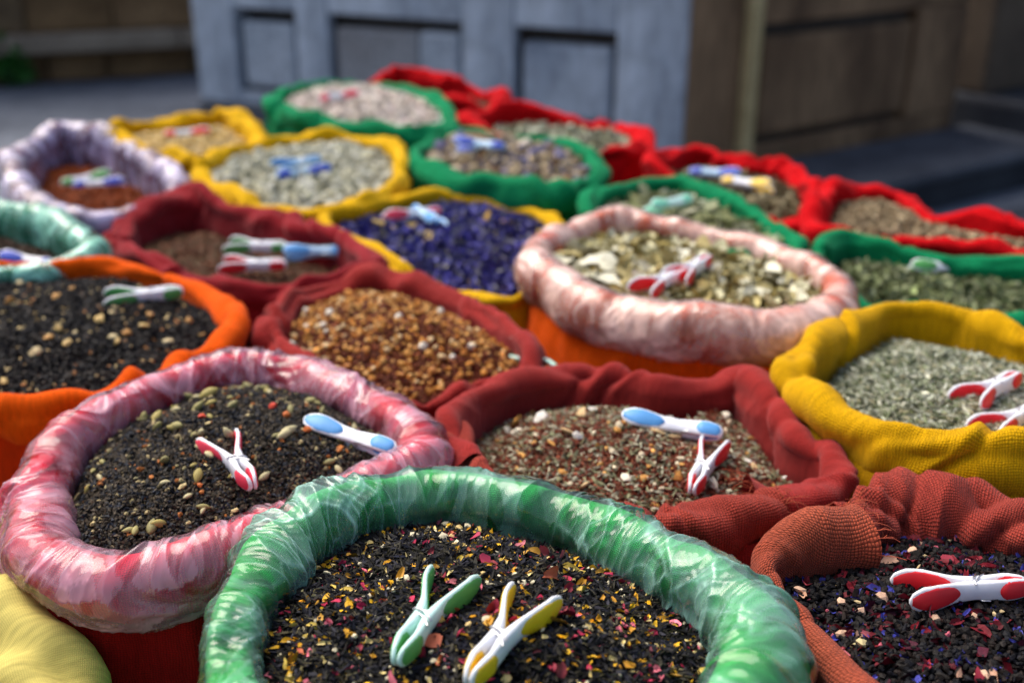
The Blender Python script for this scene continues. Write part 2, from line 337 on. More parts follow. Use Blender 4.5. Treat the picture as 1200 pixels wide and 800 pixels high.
def build_sack(key, label, pts, cloth, dz=0., body=None, film=None, filmtuck=-62, drop=.012, mound=.02, seed=1, M=360, amp=1., pucker=1.,
               opens=None, wave=.004, fpuck=1.0, film_amp=1.0, nphi=30):
    rim = Rim(pts, dz, M)
    th = 2 * np.pi * rim.s / rim.L
    rim.P[:, 2] += wave * (noise(np.cos(th) * 1.6, np.sin(th) * 1.6, 0., seed + 40) + .5 * noise(np.cos(th) * 4, np.sin(th) * 4, 0., seed + 41))
    centre = rim.P[:, :2].mean(0); rc = float(rim.r.mean())
    root = empty('cloth_sack', (centre[0], centre[1], TABLE)); prop(root, label, 'sack', G_SACK)
    off = np.array([centre[0], centre[1], TABLE])
    m = CL[cloth]; mb = CL[body or cloth]; inner = drop + .035
    def add(name, V, Fc, uv, mat, lab=None, sol=0):
        o = bpy.data.objects.new(name, raw_mesh(name, V - off, Fc, True, uv, None, [mat])); link(o, root)
        if lab: o['label'] = lab
        return o
    if opens:                              # the roll is made of lengths of cloth whose hems overlap
        for i, (op, kw) in enumerate(opens):
            rr = Rim(op, dz, int(M * .8), False)
            V, Fc, uv, K = roll_mesh(rr, centre, seed + 60 * i, amp, pucker, inner if i == 0 else .05, nphi, flare=kw.get('flare', .004), sag=kw.get('sag', 1.45), kink=1.4)
            add('rolled_rim', V, Fc, uv, CL[kw.get('cloth', cloth)])
            rt = np.random.default_rng(seed + i); e = V[-K:]; dr = e - V[-2 * K:-K]; dr /= np.linalg.norm(dr, axis=1)[:, None] + 1e-9; TV, TF, c0 = [], [], 0
            for _ in range(46):
                k = rt.integers(7, K); q = e[k]; L = rt.uniform(.004, .013); w_ = rt.normal(0, .5, 3); g_ = np.array([0, 0, -.5])
                tv, tf_ = tube([q - dr[k] * .002, q + (dr[k] + .3 * w_) * L * .35, q + (dr[k] + .7 * w_ + g_ * .4) * L * .7, q + (dr[k] + w_ + g_) * L], .00028, 3)
                TV.append(tv); TF.append(tf_ + c0); c0 += len(tv)
            TV = np.vstack(TV); add('frayed_threads', TV, np.vstack(TF), np.zeros((len(TV), 2)), CL['burlap_light'])
    else:
        V, Fc, uv, K = roll_mesh(rim, centre, seed, amp, pucker, inner, nphi, kink=.25 if film else 1.5, sag=1.25 if film else 1.5)
        add('rolled_rim', V, Fc, uv, m)
    # bag below the roll
    Nn = frame(rim.P, centre, True); zs = rim.P[:, 2]
    NR = 22 if key in ('P', 'O1', 'OL') else 12; lv = np.linspace(0, 1, NR); h = (zs - rim.r * .8 - TABLE)
    bul = .45 * rim.r[:, None] + (.014 * np.sin(np.pi * np.clip(lv, 0, 1)) ** .7)[None, :] - .03 * (lv ** 6)[None, :]
    Z = zs[:, None] - rim.r[:, None] * .8 - h[:, None] * lv[None, :]
    cu = np.cos(th)[:, None] * rim.L / 6.28; su = np.sin(th)[:, None] * rim.L / 6.28
    bul = bul + .006 * (1 - 2 * np.abs(noise(cu / .05, su / .05, Z / .16 + .6 * th[:, None], seed + 70))) + .003 * noise(cu / .02, su / .02, Z / .05, seed + 71)
    XY = rim.P[:, None, :2] + Nn[:, None, :] * bul[..., None]
    B = np.concatenate([XY, Z[..., None]], -1)
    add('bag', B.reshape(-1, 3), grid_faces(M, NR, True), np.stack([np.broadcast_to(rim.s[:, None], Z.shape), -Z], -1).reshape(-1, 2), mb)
    if film:
        old = rim.M
        fr = Rim(pts, dz, int(M * (2.6 if M > 400 else 1.5))); t2 = 2 * np.pi * fr.s / fr.L
        fr.P[:, 2] += wave * (noise(np.cos(t2) * 1.6, np.sin(t2) * 1.6, 0., seed + 40) + .5 * noise(np.cos(t2) * 4, np.sin(t2) * 4, 0., seed + 41))
        V, Fc, uv, K = roll_mesh(fr, centre, seed, amp, pucker, inner * .8, 64, (200, filmtuck), .0028, film_amp, kink=.25)
        lin = add('plastic_liner', V, Fc, uv, film)
        c = np.ones((len(V), 4), np.float32); c[:, :3] = CREASE
        at_ = lin.data.color_attributes.new('Crease', 'FLOAT_COLOR', 'POINT'); at_.data.foreach_set('color', c.ravel())
    # where the filling lies
    bnd = rim.P[:, :2] - Nn * (rim.r * .88)[:, None]
    ang = np.arctan2(bnd[:, 1] - centre[1], bnd[:, 0] - centre[0]); rad = np.linalg.norm(bnd - centre, axis=1)
    o = np.argsort(ang)
    zf = RIM + dz - drop
    SACKS[key] = dict(root=root, centre=centre, ang=ang[o], rad=rad[o], zf=zf, mound=mound, seed=seed)
    return root
def brad(S, a):
    return np.interp(np.mod(a - S['ang'][0], 2 * np.pi) + S['ang'][0], np.r_[S['ang'], S['ang'][0] + 2 * np.pi], np.r_[S['rad'], S['rad'][0]])
def heap_z(S, x, y):
    dx, dy = x - S['centre'][0], y - S['centre'][1]
    rho = np.clip(np.hypot(dx, dy) / brad(S, np.arctan2(dy, dx)), 0, 1)
    return S['zf'] + S['mound'] * (1 - rho ** 2) + .0035 * noise(x / .035, y / .035, 0., S['seed'] + 90) + .0015 * noise(x / .01, y / .01, 0., S['seed'] + 91)

# ------------------------------------------------------------------ small bits: templates
def T_sliver(rs, sides=3):
    b = rs.uniform(-.18, .18, (2, 2)); V = [[-.5, 0, 0]]
    for i, x in enumerate((-.2, .22)):
        for k in range(sides):
            a = 2 * np.pi * k / sides + rs.uniform(-.4, .4) + i * .6
            V.append([x + rs.uniform(-.08, .08), b[i, 0] + .5 * np.cos(a), b[i, 1] * .6 + .5 * np.sin(a)])
    V.append([.5, rs.uniform(-.3, .3), rs.uniform(-.2, .2)])
    n = sides; Fc = []
    for k in range(n):
        j = (k + 1) % n
        Fc += [[0, 1 + j, 1 + k], [1 + k, 1 + j, 1 + n + k], [1 + j, 1 + n + j, 1 + n + k], [1 + n + k, 1 + n + j, 1 + 2 * n]]
    return np.array(V), np.array(Fc)
def T_lump(rs):
    g = (1 + 5 ** .5) / 2
    V = np.array([[-1, g, 0], [1, g, 0], [-1, -g, 0], [1, -g, 0], [0, -1, g], [0, 1, g], [0, -1, -g], [0, 1, -g], [g, 0, -1], [g, 0, 1], [-g, 0, -1], [-g, 0, 1]], float)
    V /= np.linalg.norm(V, axis=1)[:, None] * 2; V *= rs.uniform(.7, 1.2, (12, 1))
    Fc = np.array([[0, 11, 5], [0, 5, 1], [0, 1, 7], [0, 7, 10], [0, 10, 11], [1, 5, 9], [5, 11, 4], [11, 10, 2], [10, 7, 6], [7, 1, 8], [3, 9, 4], [3, 4, 2], [3, 2, 6], [3, 6, 8], [3, 8, 9], [4, 9, 5], [2, 4, 11], [6, 2, 10], [8, 6, 7], [9, 8, 1]])
    return V, Fc
def T_leaf(rs, n=4, lo=.4, hi=1.6, thick=.06, rough=.16):
    # curled, torn blade with an irregular outline and a real (small) thickness
    curl, curl2 = rs.uniform(lo, hi), rs.uniform(-.6, 1.0); top = []
    tw = rs.uniform(-1.2, 1.2); bend = rs.uniform(-.25, .25)
    for i in range(n + 1):
        x = i / n - .5; hw = .5 * max(.22, math.cos(x * 2.6)) ** .6 * rs.uniform(.6, 1.25)
        for y in (-1, 0, 1):
            yy = y * hw * rs.uniform(.7, 1.2) + bend * (1 - 4 * x * x); xx = x + rs.uniform(-.09, .09)
            zz = curl * yy * yy + curl2 * x * x + tw * x * yy + rs.uniform(-rough, rough) * .6
            top.append([xx, yy, zz])
    top = np.array(top); bot = top - [0, 0, thick]
    V = np.vstack([top, bot]); m = len(top); Fc = []
    for i in range(n):
        for k in range(2):
            a = i * 3 + k; q = [a, a + 3, a + 4, a + 1]
            Fc += [[q[0], q[1], q[2]], [q[0], q[2], q[3]], [m + q[2], m + q[1], m + q[0]], [m + q[3], m + q[2], m + q[0]]]
    return V, np.array(Fc)
def T_pod(rs, sides=7, rings=5):
    V = [[-.5, 0, 0]]
    for i in range(1, rings + 1):
        x = i / (rings + 1) - .5; rr = .5 * math.sin(math.pi * (x + .5)) ** .75
        for k in range(sides):
            a = 2 * np.pi * k / sides; rib = 1 + .10 * math.cos(3 * a)
            V.append([x, rr * rib * math.cos(a) + .05 * math.sin(3 * x), rr * rib * math.sin(a)])
    V.append([.56, .03, .02]); n = sides; Fc = []
    for k in range(n):
        j = (k + 1) % n; Fc.append([0, 1 + j, 1 + k]); e = 1 + (rings - 1) * n
        Fc.append([e + k, e + j, 1 + rings * n])
        for i in range(rings - 1):
            a = 1 + i * n; Fc += [[a + k, a + j, a + n + k], [a + j, a + n + j, a + n + k]]
    return np.array(V), np.array(Fc)
def T_grain(rs):
    V = np.array([[1, 0, 0], [-1, 0, 0], [0, 1, 0], [0, -1, 0], [0, 0, 1], [0, 0, -1]], float) * .55 * rs.uniform(.75, 1.2, (6, 1)) + rs.uniform(-.12, .12, (6, 3))
    return V, np.array([[0, 2, 4], [2, 1, 4], [1, 3, 4], [3, 0, 4], [2, 0, 5], [1, 2, 5], [3, 1, 5], [0, 3, 5]])
TMAKE = {'grain': T_grain, 'sliver': T_sliver, 'lump': T_lump, 'leaf': T_leaf, 'pod': T_pod}
rs0 = np.random.default_rng(11)
TEMPL = {k: [f(rs0) for _ in range(10)] for k, f in TMAKE.items()}
def rot(yaw, tilt, roll):
    cy, sy, ct, st, cr, sr = np.cos(yaw), np.sin(yaw), np.cos(tilt), np.sin(tilt), np.cos(roll), np.sin(roll)
    z = np.zeros_like(yaw); o = np.ones_like(yaw)
    Rz = np.stack([np.stack([cy, -sy, z], -1), np.stack([sy, cy, z], -1), np.stack([z, z, o], -1)], -2)
    Ry = np.stack([np.stack([ct, z, -st], -1), np.stack([z, o, z], -1), np.stack([st, z, ct], -1)], -2)
    Rx = np.stack([np.stack([o, z, z], -1), np.stack([z, cr, -sr], -1), np.stack([z, sr, cr], -1)], -2)
    return Rz @ Ry @ Rx
def scatter_xy(S, n, rs, edge=.985, front=None):
    a = rs.uniform(0, 2 * np.pi, int(n * 2.5)); rb = brad(S, a); keep = rs.random(len(a)) < (rb / rb.max()) ** 2
    a, rb = a[keep][:n], rb[keep][:n]; rho = np.sqrt(rs.random(len(a))) * edge
    return S['centre'][0] + np.cos(a) * rho * rb, S['centre'][1] + np.sin(a) * rho * rb
def visible(x, y, z, pad=60):
    d = np.stack([x, y, z], -1) - CAM; zz = d @ FWD; px = 600 + F * d[:, 0] / zz; py = 400 - F * (d @ UP) / zz
    return (px > -pad) & (px < 1200 + pad) & (py > -pad) & (py < 800 + pad)
def fill(key, name, label, cat, base, mix, parts=(), seed=1):
    """mix: (shape, weight, colours, length, width, thickness, tilt) - coverage weight in layers of area
       parts: (name, shape, count, colours, length, width, thickness)"""
    S = SACKS[key]; rs = np.random.default_rng(seed); cx, cy = S['centre']; off = np.array([cx, cy, S['zf'] - .03])
    K, Mh = 26, 120
    a = np.linspace(0, 2 * np.pi, Mh, endpoint=False); rb = brad(S, a) * 1.02; k = np.linspace(0, 1, K)
    x = cx + np.cos(a)[:, None] * rb[:, None] * k; y = cy + np.sin(a)[:, None] * rb[:, None] * k
    z = heap_z(S, x, y) - .0015
    V = np.stack([x, y, z], -1).reshape(-1, 3) - off
    col = np.ones((len(V), 4)); col[:, :3] = np.array(base)[None, :] * rs.uniform(.7, 1.2, (len(V), 1))
    o = bpy.data.objects.new(name, raw_mesh(name, V, grid_faces(Mh, K, True), True, None, col, [HEAP])); o.location = off; link(o)
    prop(o, label, cat, 'loose teas and spices filling the sacks')
    area = .5 * np.mean(rb ** 2) * 2 * np.pi; VV, FF, CC = [], [], []; nv = 0
    for shape, wgt, cols, ln, wd, tk, tilt in mix:
        n = int(min(16000, wgt * area / (ln * wd * .6)))
        x, y = scatter_xy(S, n, rs); z = heap_z(S, x, y); ok = visible(x, y, z); x, y, z = x[ok], y[ok], z[ok]; n = len(x)
        if n == 0: continue
        var = rs.integers(0, 10, n); cc = np.array(cols)[rs.integers(0, len(cols), n)] * rs.lognormal(0, .28, (n, 1))
        sc = np.stack([ln * rs.lognormal(0, .28, n), wd * rs.lognormal(0, .22, n), tk * rs.lognormal(0, .2, n)], -1)
        Rm = rot(rs.uniform(0, 6.28, n), rs.normal(0, tilt, n), rs.uniform(0, 6.28, n) if shape != 'leaf' else rs.normal(0, tilt * 1.3, n))
        z = z + rs.uniform(-.3, .8, n) * tk
        for v in range(10):
            i = np.where(var == v)[0]
            if len(i) == 0: continue
            tv, tf = TEMPL[shape][v]
            Q = np.einsum('nij,nkj->nki', Rm[i], tv[None] * sc[i][:, None, :]) + np.stack([x[i], y[i], z[i]], -1)[:, None, :]
            VV.append((Q - off).reshape(-1, 3)); FF.append((tf[None] + (nv + np.arange(len(i)) * len(tv))[:, None, None]).reshape(-1, 3)); nv += len(i) * len(tv)
            c4 = np.ones((len(i), len(tv), 4)); c4[..., :3] = cc[i][:, None, :]; CC.append(c4.reshape(-1, 4))
    me = raw_mesh('flakes', np.vstack(VV), np.vstack(FF), False, None, np.vstack(CC), [HEAP])
    f = bpy.data.objects.new('flakes', me); link(f, o); f['kind'] = 'stuff'
    for pname, shape, cnt, cols, ln, wd, tk in parts:
        pool = []
        for ci, c in enumerate(cols):
            for v in range(3):
                tv, tf = TEMPL[shape][(v + 3 * ci) % 10]; c4 = np.ones((len(tv), 4)); c4[:, :3] = np.array(c) * rs.uniform(.85, 1.1)
                pool.append(raw_mesh(pname, tv, tf, shape != 'lump', None, c4, [PIECE]))
        x, y = scatter_xy(S, cnt * 4, rs, .95); z = heap_z(S, x, y); ok = visible(x, y, z, 0); x, y, z = x[ok][:cnt], y[ok][:cnt], z[ok][:cnt]
        for i in range(len(x)):
            p = bpy.data.objects.new(pname, pool[rs.integers(0, len(pool))]); link(p, o)
            s = rs.lognormal(-.06, .30 if pname == 'petal' else .2)
            p.location = Vector((x[i], y[i], z[i] + tk * s * (.34 if pname == 'petal' else .45) + .0006)) - Vector(off)
            p.rotation_euler = (rs.normal(0, .5), rs.normal(0, .45), rs.uniform(0, 6.28)); p.scale = (ln * s, wd * s * rs.uniform(.8, 1.2), tk * s)
    return o

# ------------------------------------------------------------------ clothes pegs
def peg_fn(x, open_):                     # x in mm from the spring: handle negative, jaw positive
    hw = np.interp(x, [-46, -44, -38, -28, -12, 0, 12, 24, 33, 36], [1.4, 4.8, 8.0, 8.2, 6.2, 5.8, 6.2, 7.0, 5.8, 2.2])
    th = np.interp(x, [-46, -36, -14, -6, 4, 14, 26, 36], [1.8, 3.0, 3.6, 5.6, 5.6, 3.8, 3.6, 2.2])
    yc = np.interp(x, [-46, -30, -12, 0, 10, 20, 28, 36], [11 * open_, 9.2 * open_, 4.6 + 1.2 * (open_ - 1), 2.9, 3.6, 4.4, 3.2, 1.6])
    return hw, th, yc
def peg_loft(x, hw, th, yc, side):
    sec = [(-1, -.55), (-.8, -1), (.8, -1), (1, -.55), (1, .55), (.8, 1), (-.8, 1), (-1, .55)]
    V = [[xx, side * (c + b * t * .5), a * h] for xx, h, t, c in zip(x, hw, th, yc) for a, b in sec]
    V = np.array(V) * .001; K = 8; M = len(x)
    Fc = []
    for i in range(M - 1):
        for k in range(K):
            j = (k + 1) % K; Fc.append([i * K + k, i * K + j, (i + 1) * K + j, (i + 1) * K + k])
    for i in (0, M - 1):
        Fc += [[i * K, i * K + 1, i * K + 2, i * K + 3], [i * K, i * K + 3, i * K + 4, i * K + 7], [i * K + 4, i * K + 5, i * K + 6, i * K + 7]]
    return V, np.array(Fc)
def fix(me):
    import bmesh
    b = bmesh.new(); b.from_mesh(me); bmesh.ops.recalc_face_normals(b, faces=b.faces[:]); b.to_mesh(me); b.free(); return me
def peg_meshes(open_):
    d = {}
    xs = np.r_[-46, -45.2, -44, -41, -37, -32, np.arange(-27, 30, 4), 31, 33.5, 35, 36]
    for s in (1, -1):
        d['arm', s] = fix(raw_mesh('arm', *peg_loft(xs, *peg_fn(xs, open_), s)))
        for nm, x0, x1, kk in (('grip', -44.6, -11, .78), ('jaw_pad', 15, 34.5, .76)):
            x = x0 + (x1 - x0) * (1 - np.cos(np.linspace(0, np.pi, 13))) / 2; hw, th, yc = peg_fn(x, open_)
            e = np.sqrt(np.clip(1 - ((x - (x0 + x1) / 2) / ((x1 - x0) / 2)) ** 2, 0.01, 1))
            if nm == 'grip': e = np.where(x < (x0 + x1) / 2, np.maximum(e, .35), e)
            d[nm, s] = fix(raw_mesh(nm, *peg_loft(x, np.minimum(hw * .9, 7.8 * e), th + 1.1, yc, s)))
    t = np.linspace(0, 2 * np.pi * 5, 70)
    coil = np.stack([3.0 * np.cos(t), 3.0 * np.sin(t), -5.9 + 11.8 * t / t[-1]], -1)
    e1 = coil[-1]; e0 = coil[0]
    path = np.vstack([[[9, -6.6, -5.9], [4, -5.8, -6.0]], coil, [[6, 3.6, 6.2], [10, 6.8, 5.6]]])
    wire2 = np.array([[-1, -6.6, 5.2], [-1.2, -5.2, 6.4], [0, 0, 6.9], [4, 5.2, 6.6], [5, 6.8, 5.3]])
    V1, F1 = tube(path * .001, .00065); V2, F2 = tube(wire2 * .001, .00065)
    d['spring',] = raw_mesh('spring', np.vstack([V1, V2]), np.vstack([F1, F2 + len(V1)]))
    return d
PEGS = {o: peg_meshes(o) for o in (.75, 1.0, 1.35)}
STEEL = plain('spring steel', (.62, .62, .64), .28, .5, 1.0)
ARMS = {'white': plain('translucent white plastic', (.78, .80, .86), .35, .5, 0, .25, .06),
        'mint': plain('translucent mint plastic', (.58, .84, .78), .35, .5, 0, .25, .06),
        'blue': plain('translucent pale blue plastic', (.42, .62, .82), .35, .5, 0, .25, .06)}
GRIPS = {'green': plain('green rubber', (.09, .36, .09), .55), 'yellow': plain('yellow rubber', (.80, .52, .01), .5), 'red': plain('red rubber', (.75, .02, .03), .5),
         'pink': plain('pink red rubber', (.80, .05, .10), .5), 'blue': plain('sky blue rubber', (.10, .34, .72), .5), 'navy': plain('royal blue rubber', (.02, .06, .48), .5),
         'mint': plain('mint rubber', (.25, .70, .50), .5)}
def peg(key, label, h, j, grip, arm='white', open_=1.0, roll=0., lift=.0, scale=1.0, pitch=0.):
    S = SACKS[key]; z = S['zf'] + S['mound'] * .6; lift += {'YC': .006, 'GC': .010, 'OL': .009, 'YP': .006, 'GB': .004, 'YB': .004, 'G2': .010, 'G3': .006, 'RB2': .006, 'R1': .011}.get(key, 0)
    for _ in range(4):
        p = at((h[0] + j[0]) / 2, (h[1] + j[1]) / 2, z); z = float(heap_z(S, p[0], p[1])) + .007
    a, b = at(*h, z), at(*j, z); d = b - a
    L = np.linalg.norm(d)
    root = empty('clothes_peg', (0, 0, 0)); prop(root, label, 'clothes peg', 'plastic clothes pegs lying on the tea')
    D = PEGS[open_]
    for s in (1, -1):
        for nm in ('arm', 'grip', 'jaw_pad'):
            me = D[nm, s]; o = bpy.data.objects.new(nm, me); link(o, root)
            if not me.materials: me.materials.append(None)
            o.material_slots[0].link = 'OBJECT'; o.material_slots[0].material = ARMS[arm] if nm == 'arm' else GRIPS[grip]
    me = D['spring',]
    if not me.materials: me.materials.append(STEEL)
    link(bpy.data.objects.new('spring', me), root)
    yaw = math.atan2(d[1], d[0])
    root.rotation_euler = (Matrix.Rotation(yaw, 4, 'Z') @ Matrix.Rotation(pitch, 4, 'Y') @ Matrix.Rotation(R(roll), 4, 'X')).to_euler()
    root.scale = (scale,) * 3
    off = (-46 + 36) / 2 * .001 * scale
    c = (a + b) / 2
    root.location = (c[0] - math.cos(yaw) * off, c[1] - math.sin(yaw) * off, z + lift)
    print('peg', label[:30], 'photo length %.3f' % L)
    return root
#SECTION_SETTING
# ------------------------------------------------------------------ the setting: ground, walls behind
def box(name, parent, fr, u0, u1, n0, n1, z0, z1, mat, bev=.008, label=None):
    A, u, n = fr; V = []
    for z in (z0, z1):
        for (a, b) in ((u0, n0), (u1, n0), (u1, n1), (u0, n1)):
            p = A + u * a + n * b; V.append([p[0], p[1], z])
    V = np.array(V); c = V.mean(0); 
    me = raw_mesh(name, V - c, np.array([[0, 1, 2, 3], [4, 7, 6, 5], [0, 4, 5, 1], [1, 5, 6, 2], [2, 6, 7, 3], [3, 7, 4, 0]]), False, None, None, [mat]); fix(me)
    o = bpy.data.objects.new(name, me); link(o, parent); o.location = c - (np.array(parent.location) if parent else 0)
    if bev:
        b = o.modifiers.new('bevel', 'BEVEL'); b.width = bev; b.segments = 2
    if label: o['label'] = label
    return o
def wall_frame(p0, vpx):                   # plane through ground point p0 that runs towards the vanishing point vpx on the horizon
    u = np.array([(vpx - 600) / (F / math.cos(PITCH)), 1.0]); u /= np.linalg.norm(u)
    n = np.array([-u[1], u[0]])
    if np.dot(n, -p0[:2]) < 0: n = -n
    return np.array([p0[0], p0[1]]), u, n
def on_wall(fr, px, py):
    A, u, n = fr; d = ray(px, py); t = np.dot(A, n) / np.dot(d[:2], n)
    p = CAM + d * t; return float(np.dot(p[:2] - A, u)), float(p[2])
gm = weathered('dark stone paving', (.075, .088, .115), (.16, .18, .22), 1.3, .5, .75)
g = bpy.data.objects.new('ground', raw_mesh('ground', [[-120, -60, 0], [120, -60, 0], [120, 180, 0], [-120, 180, 0]], [[0, 1, 2, 3]], False, None, None, [gm])); link(g); g['kind'] = 'structure'

BLUE = weathered('blue grey paint', (.14, .18, .245), (.44, .50, .58), 1.7, .4, .7, (1, 1, .5))
BLUE2 = weathered('paler blue grey paint', (.28, .33, .39), (.38, .43, .50), 2.5, .25, .7)
BLUE3 = weathered('worn grey brown paint', (.20, .20, .21), (.26, .275, .30), 3.5, .25, .7)
DARK = weathered('bare brown wood', (.05, .04, .034), (.10, .085, .075), 4, .4, .9)
BROWN = weathered('brown weathered wood', (.085, .046, .024), (.30, .185, .10), 2.5, .4, .8, (1, 1, .25))
LIT_STRIP = weathered('lit edge wood', (.42, .32, .15), (.58, .46, .24), 5, .3, .8)  # pale yellow tone paints in the light caught by the raised edge
p0 = at(243, 182, 0); blue = wall_frame(p0, -2200)
A, u, n = blue; u = -u; blue = (A, u, n)
ucorner = on_wall(blue, 803, 100)[0]
wr = empty('panelled_wall', (A[0], A[1], 0)); prop(wr, 'blue grey painted wall with recessed square panels behind the sacks', 'wall')
HW = 1.75
ZP = on_wall(blue, 243, 118)[1]
PLINTH = weathered('dark blue grey stone', (.045, .052, .066), (.085, .095, .115), 4, .5, .8)
rects = [(272, 345, 7, 108), (383, 541, 17, None), (602, 723, 33, None)]
zb = on_wall(blue, 300, 108)[1]; U = []
for (xa, xb, yt, yb) in rects:
    ua, zt = on_wall(blue, xa, yt); ub, _ = on_wall(blue, xb, yt + 8); U.append((ua, ub, zt))
zt = float(np.mean([q[2] for q in U])); print('panel z', zb, [q[2] for q in U], 'corner u', ucorner, 'dist', A)
box('backing', wr, blue, 0.02, ucorner - .01, -.3, -.11, ZP + .002, HW - .01, DARK, 0)
edges = [0] + [e for q in U for e in q[:2]] + [ucorner]
for i in range(0, len(edges), 2): box('stile', wr, blue, edges[i], edges[i + 1], -.3 if i == 0 else -.06, 0, ZP + .002, HW, BLUE)
for q in U:
    box('rail', wr, blue, q[0] + .001, q[1] - .001, -.06, -.003, ZP + .004, zb, BLUE)
    box('rail', wr, blue, q[0] + .001, q[1] - .001, -.06, -.003, zt, HW - .002, BLUE)
box('plinth', wr, blue, -.01, ucorner + .01, -.3, .012, 0, ZP, PLINTH, .012)
gw = .036
for i, q in enumerate(U):
    if i == 1:
        us = on_wall(blue, 489, 40)[0]
        box('panel', wr, blue, q[0] + gw * .7, us - .002, -.105, -.014, zb + gw * .5, zt - gw * 1.5, BLUE3, .018)
        box('panel', wr, blue, us + .002, q[1] - gw * .6, -.105, -.006, zb + gw * .5, zt - gw * 1.3, BLUE2, .018)
    else: box('panel', wr, blue, q[0] + gw * .8, q[1] - gw * .8, -.105, -.014, zb + gw * .6, zt - gw * 1.6, BLUE if i else BLUE2, .018)
# brown wall that runs back from the corner
C0 = A + u * ucorner; br = wall_frame(np.array([C0[0], C0[1], 0]), 2700)
wb = empty('timber_wall', (C0[0], C0[1], 0)); prop(wb, 'dark brown timber wall with one large recessed panel, at the right rear', 'wall')
uu = lambda x, y: on_wall(br, x, y)[0]
s0, s1, q0, q1, e1 = uu(870, 80), uu(884, 80), uu(890, 100), uu(1062, 60), uu(1122, 100)
ztop = on_wall(br, 893, 30)[1]; zbot = on_wall(br, 893, 170)[1]
ZL = 0.0; ZT = .17; pe = at(1050, 213, ZT)[:2] - br[0]; LN = float(np.dot(pe, br[2])); LU = float(np.dot(at(1005, 226, ZT)[:2] - br[0], br[1])); print('ledge', LN, LU)
box('backing', wb, br, .01, e1 - .01, -.25, -.07, ZL + .002, HW - .01, DARK, 0)
box('post', wb, br, 0.004, s0, -.1, -.006, ZL + .002, HW, BROWN)
box('edge_strip', wb, br, s0 + .002, s1, -.1, .035, ZL + .003, HW, LIT_STRIP, .012)
box('rail', wb, br, s1 + .002, e1 - .001, -.07, -.003, ZL + .004, zbot, BROWN)
box('rail', wb, br, s1 + .002, e1 - .001, -.07, -.003, ztop, HW - .002, BROWN)
box('stile', wb, br, q1 + .06, e1, -.07, 0, zbot + .002, ztop - .002, BROWN)
box('panel', wb, br, q0 + .02, q1 + .055, -.07, -.014, zbot + .03, ztop - .05, BROWN, .02)
pl = empty('stone_pillar', (0, 0, 0)); prop(pl, 'dark stone pillar at the right edge beyond the timber wall', 'pillar')
pa = uu(1148, 100)
SILL_LIT = weathered('dark blue stone lit top', (.04, .046, .062), (.085, .095, .118), 4, .5, .7)
STONE = weathered('dark brown stone', (.06, .042, .03), (.13, .095, .065), 4, .5, .85)
STEP = weathered('dark blue grey stone', (.022, .025, .034), (.045, .05, .062), 4, .5, .8)
zpb = .30; PN = float(np.dot(at(1172, 172, zpb)[:2] - br[0], br[2])); print('pillar base', PN)
box('shaft', pl, br, pa, pa + 1.6, -.4, .03, zpb, HW + .4, STONE, .02)
box('base', pl, br, pa - .04, pa + 1.7, -.4, max(.1, PN), 0, zpb - .001, STEP, .03)
st = empty('stone_step', (C0[0], C0[1], 0)); prop(st, 'dark blue grey stone ledge along the foot of the timber wall', 'ledge')
box('tread', st, br, LU, pa - .05, .002, LN, ZT - .05, ZT, SILL_LIT, .015); box('riser', st, br, LU + .02, pa - .06, .003, LN - .03, 0, ZT - .051, STEP, .01)  # lighter tread, darker riser: light from above put into the colours
pf = empty('ground_shade_slab', (C0[0], C0[1], 0)); prop(pf, 'added low slab in shaded ground tone in front of the timber wall', 'step')  # added slab whose dark colour stands in for shade on the ground
GROUND_SHADE = weathered('shaded ground tone', (.022, .027, .040), (.05, .058, .08), 3, .5, .8)
box('slab', pf, br, LU - .3, pa + 2.5, max(LN, PN) + .02, 1.9, 0, .04, GROUND_SHADE, .015)
# stone wall at the left rear
lf = wall_frame(at(0, 101, 0), 4600)
lw = empty('stone_wall', (lf[0][0], lf[0][1], 0)); prop(lw, 'old brown stone wall with a projecting ledge at the left rear', 'wall')
BR1 = [weathered('brown stone', a, b, 3, .6, .9) for a, b in (((.10, .058, .026), (.26, .16, .075)), ((.09, .06, .034), (.22, .15, .08)), ((.14, .08, .036), (.30, .19, .095)))]
LEDGE = weathered('pale ledge stone', (.22, .175, .13), (.34, .28, .21), 4, .5, .85)
z1 = on_wall(lf, 100, 60)[1]; z2 = on_wall(lf, 100, 38)[1]; ua, ub = on_wall(lf, -260, 60)[0], on_wall(lf, 330, 60)[0]
print('left wall', z1, z2, ua, ub)
box('core', lw, lf, ua, ub, -.5, -.05, 0, 2.2, BR1[1], 0)
rsw = np.random.default_rng(5)
def course(za, zc, nmin, n1):
    x = ua
    while x < ub:
        l = rsw.uniform(nmin, nmin * 1.8); e = min(x + l, ub)
        box('stone', lw, lf, x + .006, e - .006, -.05, n1 + rsw.uniform(-.015, .01), za + .006, zc - .006, BR1[rsw.integers(0, 3)], .018); x = e
course(0, z1, .35, -.01)
x = ua
while x < ub:
    e = min(x + rsw.uniform(.9, 1.3), ub); box('ledge_stone', lw, lf, x + .004, e - .004, -.05, .09, z1 + .002, z2, LEDGE, .015); x = e
for i in range(4): course(z2 + .3 * i, z2 + .3 * (i + 1), .5, -.02)
